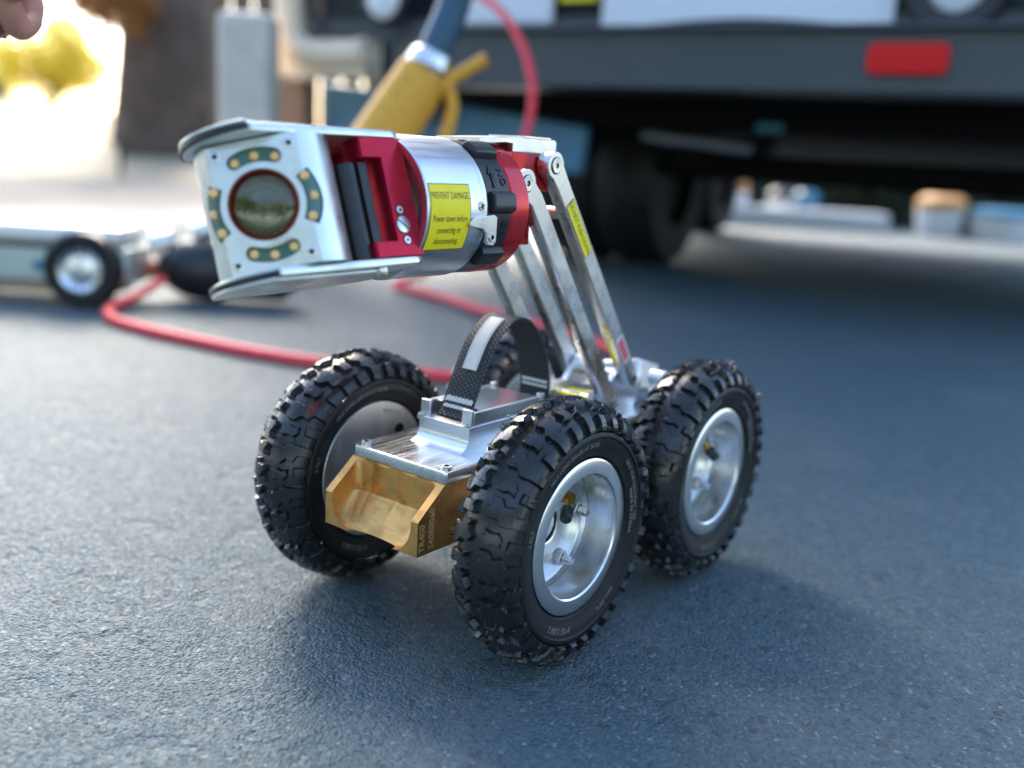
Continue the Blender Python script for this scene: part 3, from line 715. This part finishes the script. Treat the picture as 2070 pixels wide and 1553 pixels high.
# red rear block
b = B(RED2)
b.lathe([(.02, .1235), (.0515, .1235), (.0535, .1220), (.0535, .1010), (.0500, .0960), (.02, .0955)], 96, 0, TUB)
v, f = plate_geo([[(-.0300, .330), (.0300, .330), (.0300, .4060), (-.0300, .4060)]], .030, .0008); b.add(v, f, 0, lambda p: (p[0], -.0815 + p[2], p[1]))
b.box(-.0295, .0295, -.1120, -.0960, .3450, .4060)
b.box(-.0285, .0285, -.0670, -.0380, .375, .4045)
red = b.build('red_bracket', robot, ang=30, bevel=.0006)
b = B(STEEL)
v, f = plate_geo([[(-.1290, .4125), (-.1290, .4155), (-.0760, .4185), (-.0260, .4185), (-.0230, .4170), (-.0230, .4065), (-.0850, .4065), (-.0850, .4130), (-.0950, .4135), (-.1150, .4120)]], .046, .0004)
b.add(v, f, 0, lambda p: (-.002 + p[2], p[0], p[1])); b.box(-.018, .0225, -.070, -.034, .4185, .4200); b.build('top_bracket', robot, ang=30)
# disc engraving on the front-left wheel
eb = B(ENGS)
fo = lambda p: YZXn((p[0], p[1], p[2] + WW / 2 - .0039))
ring_text(eb, '00491 REV A  MI', .0062, .0555, 60, fo, ext=.0001)
eo = eb.build('disc_engraving', wheels[2])
hb = B(BLKM); hb.lathe([(.0062, WW / 2 - .0038), (.0001, WW / 2 - .0038)], 24, 0, lambda p: YZXn((p[0] + .030, p[1] + .033, p[2]))); hb.build('disc_hole', wheels[2])
wheels[2].rotation_euler = (0, 0, math.pi)
#BACKGROUND
# ------------------------------------------------------------ truck at the back
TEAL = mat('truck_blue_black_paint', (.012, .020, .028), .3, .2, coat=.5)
BUMP = mat('bumper_plastic', (.052, .066, .076), .34, 0, .5, bump=(200, .2, .001))
WPAN = mat('white_painted_panel', (.80, .82, .84), .35, 0, .5, coat=.3)
CREAM = mat('cream_painted_steel', (.84, .66, .46), .45)
REFL = mat('red_reflector', (.72, .004, .010), .35, 0, .3)
BLUEP = mat('blue_panel', (.055, .20, .32), .38, 0, .5, var=(6, (.04, .15, .25), .4, .7))
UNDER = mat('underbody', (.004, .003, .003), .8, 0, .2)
truck = empty('box_truck', (-1.8, 1.8, 0), R(9.6))
tag(truck, 'dark truck rear with black step bumper and red reflector, parked behind the robot', 'truck')
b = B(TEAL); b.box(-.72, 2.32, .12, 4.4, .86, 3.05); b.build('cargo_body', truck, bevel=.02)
b = B(BUMP); b.box(0, 2.30, -.10, .12, .625, .790); b.box(.0, 2.30, -.13, .13, .785, .800); b.build('bumper', truck, bevel=.02, segs=4)
b = B(BLKM); b.cyl((1.93, -.10, .715), (1.93, -.108, .715), .022); b.build('bumper_plug', truck)
b = B(REFL); rr_ = [(1.52 + sx * .080 + .020 * math.cos(a), .712 + sz * .019 + .020 * math.sin(a)) for sx, sz, a0 in ((1, 1, 0), (-1, 1, 90), (-1, -1, 180), (1, -1, 270)) for a in [R(a0 + 15 * q) for q in range(7)]]
v, f = plate_geo([rr_], .022, .005); b.add(v, f, 0, lambda p: (p[0], -.111 - p[2], p[1])); b.build('reflector', truck)
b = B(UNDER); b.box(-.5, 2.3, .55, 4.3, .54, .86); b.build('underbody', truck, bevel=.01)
b = B(TEAL); b.box(-.275, -.01, .06, .12, .52, .80); b.build('corner_panel', truck, bevel=.01)
b = B(BUMP); b.box(-.70, 2.30, .09, .125, .80, .86); b.build('rear_sill', truck)
b = B(WPAN)
n = 24; v = []; f = []
for k in range(n + 1):
    x = .575 + .87 * k / n; zl = .822 + .022 * math.sin(math.pi * k / n) ** 2
    v += [(x, .07, zl), (x, .07, 1.9), (x, .09, zl), (x, .09, 1.9)]
for k in range(n): f += [(4 * k, 4 * k + 1, 4 * k + 5, 4 * k + 4), (4 * k + 2, 4 * k + 3, 4 * k + 7, 4 * k + 6), (4 * k, 4 * k + 2, 4 * k + 6, 4 * k + 4)]
f += [(0, 1, 3, 2), (4 * n, 4 * n + 1, 4 * n + 3, 4 * n + 2)]
b.add(v, f); b.build('rear_door_panel', truck)
b = B(WPAN); b.box(.03, .40, .07, .09, .832, 1.9); b.build('rear_door_panel', truck, bevel=.01)
b = B(YEL); b.box(.43, .55, .06, .08, .90, .93); b.build('yellow_strip', truck)
b = B(WPAN, BLK); fr2 = frame((1.60, .05, .92), (1, 0, 0), (0, 0, 1), (0, -1, 0))
b.lathe([(.075, 0), (.075, .02), (.06, .03), (.0001, .032)], 40, 0, fr2); b.lathe([(.078, 0), (.078, .04), (.125, .045), (.13, .02), (.13, 0)], 48, 1, fr2); b.build('rear_lamp', truck)
b = B(WPAN, BLK); fr2 = frame((-.225, .03, .915), (1, 0, 0), (0, 0, 1), (0, -1, 0))
b.lathe([(.070, 0), (.070, .02), (.05, .035), (.0001, .038)], 40, 0, fr2); b.lathe([(.072, 0), (.072, .025), (.09, .02), (.095, 0)], 40, 1, fr2); b.build('rear_lamp', truck)
b = B(CREAM)
b.sweep(smooth_path([(-.645, .0, 1.6), (-.635, .0, .95), (-.62, .0, .78), (-.56, .0, .735), (-.45, 0, .720), (-.33, 0, .725), (-.28, 0, .74)], 8), .052, 14)
b.box(-.70, -.28, -.02, .06, .650, .775); b.build('door_frame', truck, bevel=.012)
b = B(mat('pink_marker_lens', (.75, .20, .16), .3)); fr2 = frame((-.448, -.02, .716), (1, 0, 0), (0, 0, 1), (0, -1, 0)); b.lathe([(.026, 0), (.022, .012), (.0001, .016)], 24, 0, fr2); b.build('marker_light', truck)
b = B(mat('brown_support', (.22, .13, .08), .6)); b.box(-.72, -.60, .05, .12, 0, .645); b.build('support_leg', truck, bevel=.01)
b = B(BLUEP)
v = [(x, y, z) for y in (.16, .20) for x, z in ((-.60, .40), (.50, .36), (.512, .520), (.0, .580), (-.60, .645))]
b.add(v, [(0, 1, 2, 3, 4), (5, 9, 8, 7, 6)] + [(i, (i + 1) % 5, 5 + (i + 1) % 5, 5 + i) for i in range(5)]); b.build('blue_side_panel', truck, bevel=.012)
b = B(UNDER); b.cyl((.35, .9, .42), (1.9, .9, .42), .05); b.sweep([(1.05, .5, .50), (.70, .55, .44)], .03, 10)
b.build('rear_axle', truck)
b = B(mat('galvanised_rod', (.3, .33, .35), .5, .8)); b.sweep([(.66, .3, .505), (1.02, .36, .475)], .016, 10); b.build('spring_shackle', truck)
b = B(mat('teal_glint_colour', (.05, .22, .28), .4)); b.sweep([(1.05, .28, .545), (1.13, .28, .545)], .014, 10); b.build('teal_glint', truck)  # teal bar paints in a small glint under the truck
for x, y in ((.02, 1.1), (.29, 1.1), (2.05, 1.1), (-.25, 3.7), (2.05, 3.7)):
    b = B(RUBS, BLKM); fr2 = frame((x, y, .36), (0, 1, 0), (0, 0, 1), (1, 0, 0))
    b.lathe([(.20, .0), (.34, 0), (.36, .03), (.36, .22), (.34, .25), (.20, .25)], 48, 0, fr2); b.lathe([(.20, .05), (.0001, .05)], 32, 1, fr2); b.lathe([(.20, .2), (.0001, .2)], 32, 1, fr2); b.build('truck_wheel', truck)

# ------------------------------------------------------------ red cable
CAB = mat('red_cable_jacket', (.92, .055, .075), .5, 0, .5, var=(35, (.66, .045, .05), .55, .8))
path = [(-1.90, 1.75, .98), (-1.684, 1.619, .956), (-1.345, 1.518, .835), (-1.195, 1.472, .734), (-1.106, 1.437, .600), (-1.094, 1.408, .470), (-1.147, 1.393, .335), (-1.273, 1.384, .189), (-1.409, 1.372, .060), (-1.50, 1.345, .0125), (-1.26, 1.28, .0125), (-1.02, 1.192, .0125), (-.70, 1.11, .0125), (-.50, 1.00, .0125), (-.40, .84, .0125), (-.42, .68, .0125), (-.53, .58, .0125), (-.68, .50, .0125), (-.82, .440, .0125), (-.95, .405, .0125), (-1.09, .385, .0125), (-1.25, .370, .0125), (-1.41, .380, .0125), (-1.52, .440, .015), (-1.565, .53, .03), (-1.585, .62, .062)]
b = B(CAB); b.sweep(smooth_path(path, 10), .0108, 16); tag(b.build('tether_cable'), 'long red tether cable hanging from the truck and looping over the asphalt', 'cable')

# ------------------------------------------------------------ second crawler at the left edge
LX, LY = Vector((.79, .613, 0)), Vector((-.613, .79, 0))
r2 = empty('second_robot', (-1.655, .46, 0), math.atan2(.613, .79)); tag(r2, 'second low silver inspection robot at the left edge, out of focus', 'robot')
WHM = mat('pale_anodised_body', (.80, .76, .68), .35, .3, coat=.2)
b = B(WHM); b.box(-.62, .070, .02, .20, .135, .185); b.build('cover', r2, bevel=.022, segs=4)
b = B(mat('pale_green_grey_body', (.50, .56, .54), .35, .5)); b.box(-.62, .085, .03, .19, .045, .135); b.build('body', r2, bevel=.008)
b = B(mat('warm_skid', (.45, .30, .20), .6)); b.box(-.60, .04, .04, .18, .02, .045); b.build('skid', r2)
b = B(BLUEP); b.box(-.135, -.085, .018, .030, .075, .098); b.build('blue_reflection', r2)  # blue box paints in a light-blue reflection on the body side
for x in (0, -.36):
    b = B(RUBS); fr2 = frame((x, .005, .088), (1, 0, 0), (0, 0, 1), (0, -1, 0))
    b.lathe([(.055, 0), (.078, -.012), (.088, 0), (.088, .035), (.078, .046), (.054, .044), (.054, .02)], 64, 0, fr2); w2 = b.build('wheel', r2)
    b = B(RIM); b.lathe([(.054, .02), (.054, .040), (.050, .044), (.036, .036), (.014, .040), (.012, .048), (.0001, .048)], 48, 0, fr2); b.build('hub', w2)
    cap_screw(Vector((x, -.043, .088)), w2, .007, .003, (0, -1, 0))
for k, x in enumerate((-.56, -.44, -.27, -.15, .045)): cap_screw(Vector((x, .06 + .08 * (k % 2), .185)), r2, .006, .003)
for x in (-.50, -.24, .055): cap_screw(Vector((x, .030, .120)), r2, .006, .003, (0, -1, 0))
b = B(BLKM); b.box(-.60, .06, .024, .031, .130, .136); b.build('cover_seal', r2)
# connector with black boot between the second robot and the head
cn = empty('cable_connector', (-1.60, .72, 0), math.atan2(.613, .79)); tag(cn, 'black cylindrical cable connector with silver fittings on the asphalt beside the second robot', 'connector')
b = B(BLK); b.lathe([(.0001, -.08), (.040, -.08), (.058, -.055), (.076, -.02), (.080, .06), (.070, .08), (.070, .22), (.060, .24), (.0001, .24)], 48, 0, frame((0, 0, .082), (0, 1, 0), (0, 0, 1), (1, 0, 0))); b.build('boot', cn)
b = B(RIM); b.cyl((-.11, 0, .135), (-.055, .01, .150), .030); b.build('fitting', cn, bevel=.008)
b = B(RIM); b.cyl((-.01, .02, .165), (.045, .02, .185), .028); b.build('fitting', cn, bevel=.008)
b = B(CREAM); b.box(-.09, -.03, -.03, .03, .09, .13); b.build('bracket', cn, bevel=.008)
b = B(mat('orange_red_plug', (.45, .10, .03), .4)); b.cyl((-.125, -.02, .075), (-.07, 0, .075), .022, .026); b.build('plug', cn, bevel=.004)

# ------------------------------------------------------------ orange hose guide leaning behind the head
ORG = mat('orange_braided_sleeve', (.85, .42, .035), .55, bump=(160, .6, .004), var=(120, (.66, .28, .02), .45, .6))
HOSE = mat('dark_blue_hose', (.02, .08, .13), .4)
hg = empty('hose_guide', (-.98, .62, 0)); tag(hg, 'orange sleeve with silver collar around a dark blue hose, leaning behind the camera head', 'hose')
def ct(px): return Vector(px) - hg.location
b = B(ORG); b.cyl(ct((-.965, .660, .330)), ct((-.895, .785, .560)), .066, .054, n=36); b.build('orange_sleeve', hg, bevel=.006)
b = B(RIM); b.cyl(ct((-.893, .788, .566)), ct((-.886, .800, .604)), .050, .040, n=36); b.build('collar', hg, bevel=.008)
b = B(HOSE); b.sweep(smooth_path([ct((-.887, .800, .598)), ct((-.870, .835, .69)), ct((-.860, .87, .80)), ct((-.90, 1.1, 1.0)), ct((-1.1, 1.85, 1.2))], 8), .034, 18); b.build('hose', hg)
b = B(ORG); b.sweep([ct((-.862, .815, .545)), ct((-.800, .868, .598))], .0135, 14); b.build('lever', hg)
b = B(ORG); b.sweep(smooth_path([ct((-.868, .81, .56)), ct((-.845, .82, .50)), ct((-.852, .805, .42)), ct((-.862, .80, .35))], 6), .0135, 12); b.build('strap', hg)

# ------------------------------------------------------------ left background
POST = mat('pale_grey_post', (.66, .58, .48), .6, 0, .4, var=(9, (.54, .49, .42), .4, .7))
b = B(POST); b.box(-.095, .095, -.08, .08, 0, .835); o = b.build('bollard', None, (-2.39, 1.49, 0), bevel=.03, segs=4); o.rotation_euler = (0, 0, .66)
tag(o, 'pale grey square bollard between the tree trunk and the truck frame', 'bollard')
BANK = mat('white_concrete', (.46, .36, .23), .8, 0, .3, bump=(6, .3, .02))
def wedge(name, P, lab=None):
    b = B(BANK); b.add(P, [(0, 1, 2, 3), (0, 3, 7, 4), (1, 5, 6, 2), (3, 2, 6, 7), (0, 4, 5, 1), (4, 7, 6, 5)]); return b.build(name)
cx, cy, cz = .52534, -.73532, .40056
def gp(u, dist, z):      # ground bearing for a pixel column, at a plan distance
    f_ = Vector((-.58620381, .77770443)); r_ = Vector((.78869563, .61188779)); q = f_ * 1.0 + r_ * ((u - 1035) / 1948.)
    q = Vector((cx, cy)) + q * dist; return (q.x, q.y, z)
P = [gp(-500, 9.0, 0), gp(252, 9.2, 0), gp(256, 13.5, .66), gp(-500, 13.5, .95), gp(-500, 9.0, -.1), gp(252, 9.2, -.1), gp(256, 13.5, -.1), gp(-500, 13.5, -.1)]
o = wedge('driveway_ramp', P); tag(o, kind='structure')
P = [gp(262, 9.6, 0), gp(520, 9.6, 0), gp(520, 12, .30), gp(262, 12, .34), gp(262, 9.6, -.1), gp(520, 9.6, -.1), gp(520, 12, -.1), gp(262, 12, -.1)]
o = wedge('pale_kerb_bank', P); tag(o, kind='structure')
LEAFY = mat('yellow_green_leaves', (.78, .66, .10), .5, 0, .3)
LEAFG = mat('green_leaves', (.07, .11, .03), .5, 0, .3)
LEAFO = mat('orange_brown_leaves', (.36, .17, .05), .5)
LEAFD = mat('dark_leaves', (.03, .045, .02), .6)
for m in (LEAFY, LEAFG, LEAFO):
    p = m.node_tree.nodes['Principled BSDF']; tr = m.node_tree.nodes.new('ShaderNodeBsdfTranslucent'); mx = m.node_tree.nodes.new('ShaderNodeMixShader')
    tr.inputs[0].default_value = p.inputs['Base Color'].default_value; mx.inputs[0].default_value = .5
    m.node_tree.links.new(p.outputs[0], mx.inputs[1]); m.node_tree.links.new(tr.outputs[0], mx.inputs[2]); m.node_tree.links.new(mx.outputs[0], m.node_tree.nodes['Material Output'].inputs[0])
BARK = mat('dark_bark', (.085, .060, .045), .85, 0, .3, bump=(14, .8, .03), var=(3, (.14, .10, .08), .45, .7))
def leaves(name, blobs, n, size, m, parent):
    b = B(m); tot = sum(q[3] ** 2 for q in blobs)
    for (x, y, z, r) in blobs:
        k = int(n * r * r / tot); D = rng.normal(size=(k, 3)); D /= np.linalg.norm(D, axis=1)[:, None]
        P = D * (r * rng.uniform(.45, 1.05, (k, 1))) * np.array([1, 1, .85]) + np.array([x, y, z])
        A = rng.normal(size=(k, 3)); A /= np.linalg.norm(A, axis=1)[:, None]; Bv = np.cross(A, rng.normal(size=(k, 3))); Bv /= np.linalg.norm(Bv, axis=1)[:, None]
        s_ = size * rng.uniform(.6, 1.3, (k, 1)); q = np.stack([P + A * s_, P + Bv * s_ * .6, P - A * s_, P - Bv * s_ * .6], 1).reshape(-1, 3)
        b.add(q.tolist(), [(4 * i, 4 * i + 1, 4 * i + 2, 4 * i + 3) for i in range(k)])
    me = bpy.data.meshes.new(name); me.from_pydata(b.v, [], b.f); me.materials.append(m); o = bpy.data.objects.new(name, me); C.objects.link(o); o.parent = parent; return o
def tree(name, loc, h, tr, blobs, n, size, lm, label, group=None, trunk_m=BARK):
    t = empty(name, loc); tag(t, label, 'tree', group)
    b = B(trunk_m); b.sweep(smooth_path([(0, 0, -.2), (tr * .2, 0, h * .3), (-tr * .3, tr * .2, h * .65), (0, 0, h)], 6), lambda q: tr * (1.25 - .75 * q), 14)
    for k in range(4):
        a = k * 1.7; b.sweep([(0, 0, h * (.5 + .1 * k)), (math.cos(a) * h * .25, math.sin(a) * h * .25, h * (.8 + .1 * k))], lambda q: tr * .35 * (1 - .6 * q), 8)
    b.build('trunk', t); leaves('crown', blobs, n, size, lm, t); return t
def blobs(cx_, cy_, cz_, r, n, rs):
    out = []
    for _ in range(n): d_ = rng.normal(size=3); d_ /= np.linalg.norm(d_); out.append((cx_ + d_[0] * r, cy_ + d_[1] * r, cz_ + d_[2] * r * .8, rs * rng.uniform(.7, 1.2)))
    return out
q = gp(135, 20, 0); tree('yellow_tree', q, 1.6, .10, blobs(0, 0, 1.75, .65, 12, .55), 9000, .045, LEAFY, 'small bright yellow leaved tree behind the white driveway, upper left')
q = gp(-30, 23, 0); tree('green_tree', q, 1.8, .12, blobs(0, 0, 1.25, .8, 10, .6), 6000, .05, LEAFG, 'dull green shrub like tree left of the yellow tree')
q = gp(345, 11.6, 0); tree('big_trunk_tree', q, 4.5, .52, [(0, -.75, 1.75, .28), (-.25, -.7, 1.9, .30), (.35, -.7, 1.7, .38), (.1, -.5, 2.1, .4), (.1, .1, 2.6, .8), (-.6, .1, 3.1, .8), (.7, .1, 3.2, .9)], 9000, .05, LEAFO, 'broad dark brown tree trunk with orange leaves hanging over it')
# kerb blocks, tubs, and a hedge added to darken the view beyond the truck
q = gp(1780, 9.4, 0); hd = empty('hedge', q, .15); tag(hd, 'dark clipped hedge added to keep the view under the truck dark', 'hedge')
b = B(LEAFD); b.box(-5.5, 4.5, 0, 1.2, 0, 1.0); b.build('added_hedge_core', hd); leaves('foliage', [(x, -.05, z, .45) for x in np.arange(-5.5, 4.6, .45) for z in (.25, .7)], 14000, .05, LEAFD, hd)
KB = mat('sunlit_white_kerb', (.80, .81, .84), .7)  # near-white colour stands in for the sunlit strip beyond the truck
def kerb(u0, u1, dist, z0, z1, name, label, m=KB, cat='kerb', group=None):
    a, c = gp(u0, dist, 0), gp(u1, dist, 0); mid = ((a[0] + c[0]) / 2, (a[1] + c[1]) / 2, 0); L = math.dist(a[:2], c[:2]) / 2
    b = B(m); b.box(-L, L, -.12, .12, z0, z1); o = b.build(name, None, mid, bevel=.02, segs=3); o.rotation_euler = (0, 0, math.atan2(c[1] - a[1], c[0] - a[0])); tag(o, label, cat, group); return o
kerb(1385, 1740, 8.0, 0, .15, 'sunlit_white_kerb', 'long low kerb stone, white to paint in a sunlit strip, under the middle of the truck')
def tub(u, dist, r, h, mbody, mlid, label, lid_h=.06, name='bucket', z=0):
    r *= 1.15; h *= 1.4; q = gp(u - 25, dist + .6, z); t = empty(name, q); tag(t, label, 'bucket', 'small tubs beyond the truck')
    b = B(mbody); b.lathe([(.0001, 0), (r * .85, 0), (r, h), (.0001, h)], 28, 0); b.build('tub', t); b = B(mlid); b.lathe([(r * 1.04, h), (r * 1.0, h + lid_h * .6), (r * .6, h + lid_h), (.0001, h + lid_h)], 28, 0); b.build('lid', t); return t
WB = mat('white_plastic', (.86, .86, .88), .5); OL = mat('orange_lid', (.62, .30, .08), .5); GL = mat('blue_lid', (.04, .22, .36), .4); DL = mat('grey_lid', (.10, .12, .13), .5)
tub(1470, 7.6, .085, .18, WB, OL, 'white tub with round orange lid behind the white kerb', .12)
tub(1560, 7.7, .10, .14, WB, DL, 'white tub with dark grey lid behind the white kerb', .10)
tub(1608, 7.9, .09, .15, GL, GL, 'small blue tub at the right end of the tubs on the kerb', .08)
tub(1872, 7.6, .17, .15, WB, OL, 'wide white tub with pale orange lid, right of the kerb', .12)
tub(2005, 7.4, .26, .13, WB, GL, 'widest white tub with blue lid at the right edge under the truck', .07)
kerb(1850, 2300, 9.6, .30, .42, 'timber_rail', 'brown timber rail low behind the tubs at the right edge', mat('brown_timber', (.30, .17, .06), .7), 'rail')
b = B(mat('brown_fence_boards', (.24, .15, .09), .7)); a_, c_ = gp(430, 5.6, 0), gp(760, 5.6, 0)
fe = empty('timber_fence', (a_[0], a_[1], 0), math.atan2(c_[1] - a_[1], c_[0] - a_[0])); tag(fe, 'brown board fence between the grey bollard and the truck frame', 'fence')
L_ = math.dist(a_[:2], c_[:2]); nb_ = 8
for k in range(nb_):
    b = B(bpy.data.materials['brown_fence_boards']); b.box(L_ * k / nb_ + .004, L_ * (k + 1) / nb_ - .004, 0, .025, .03, 1.25 + .01 * (k % 3)); b.build('board', fe, bevel=.004)
b = B(BARK); b.box(0, L_, .026, .07, .9, .98); b.build('rail', fe)
# trees behind the viewpoint
TL = 'leafy tree standing behind the viewpoint along the edge of the lot'
LEAFM = mat('mid_green_leaves', (.16, .17, .04), .5, 0, .3)
for k, (x, y, h_) in enumerate(((-9, -8, 5), (-5.5, -9.5, 6), (-2, -10, 5), (1.5, -10.5, 6.5), (5, -9.5, 5.5), (8.5, -8, 6), (11, -5, 5.5), (12.5, -1, 6), (13, 3.5, 5))):
    tree('roadside_tree', (x, y, 0), h_ * .6, .16, blobs(0, 0, h_ * .55, h_ * .28, 14, h_ * .17), 3600, .14, LEAFM if k % 3 else LEAFG, TL, 'trees behind the viewpoint')

# ------------------------------------------------------------ person's hand at the top left corner
SKIN = mat('skin', (.50, .24, .17), .5, 0, .4, var=(60, (.42, .18, .13), .45, .7)); SKIN.node_tree.nodes['Principled BSDF'].inputs['Subsurface Weight'].default_value = .1
me = bpy.data.meshes.new('person'); o = bpy.data.objects.new('person', me); C.objects.link(o); me.materials.append(SKIN)
bd = (_r * (0 - 1035) / 1948.0 - _u * (0 - 776.5) / 1948.0 - _b).normalized()
hc = Vector((cx, cy, cz)) + bd * .80      # hand centre, about arm's length from the viewpoint
hx, hz = _r.copy(), Vector((0, 0, 1)); hy = hz.cross(hx).normalized()
def hp_(a, c_, z): return hc + hx * (a * 1.2 - .012) + hy * c_ * 1.2 + hz * (z * 1.2 + .012)
V = [hp_(-.02, 0, .055), hp_(-.03, 0, .13), hp_(-.05, 0, .28), hp_(-.01, 0, .02), hp_(-.002, 0, -.012)]
E_ = [(0, 1), (1, 2), (0, 3), (3, 4)]; rad = [.036, .036, .050, .043, .036]
for k, (a, L) in enumerate(((-.030, .030), (-.010, .036), (.010, .034), (.028, .027))):
    i = len(V); V += [hp_(a, -.004, -.022), hp_(a * 1.05, -.020, -.022 - L * .25), hp_(a * 1.0, -.034, -.008 - L * .1), hp_(a, -.030, .010)]; rad += [.0105, .010, .009, .0085]; E_ += [(4, i), (i, i + 1), (i + 1, i + 2), (i + 2, i + 3)]
i = len(V); V += [hp_(.040, -.010, .020), hp_(.046, -.028, -.004), hp_(.030, -.042, -.012)]; rad += [.013, .011, .0095]; E_ += [(3, i), (i, i + 1), (i + 1, i + 2)]
me.from_pydata([tuple(q) for q in V], E_, [])
sk = o.modifiers.new('skin', 'SKIN'); 
for q, r_ in zip(me.skin_vertices[0].data, rad): q.radius = (r_, r_)
me.skin_vertices[0].data[0].use_root = True
sk.use_smooth_shade = True
ss = o.modifiers.new('sub', 'SUBSURF'); ss.levels = 2; ss.render_levels = 2
tag(o, "out of focus bare hand entering at the top left corner", 'person')
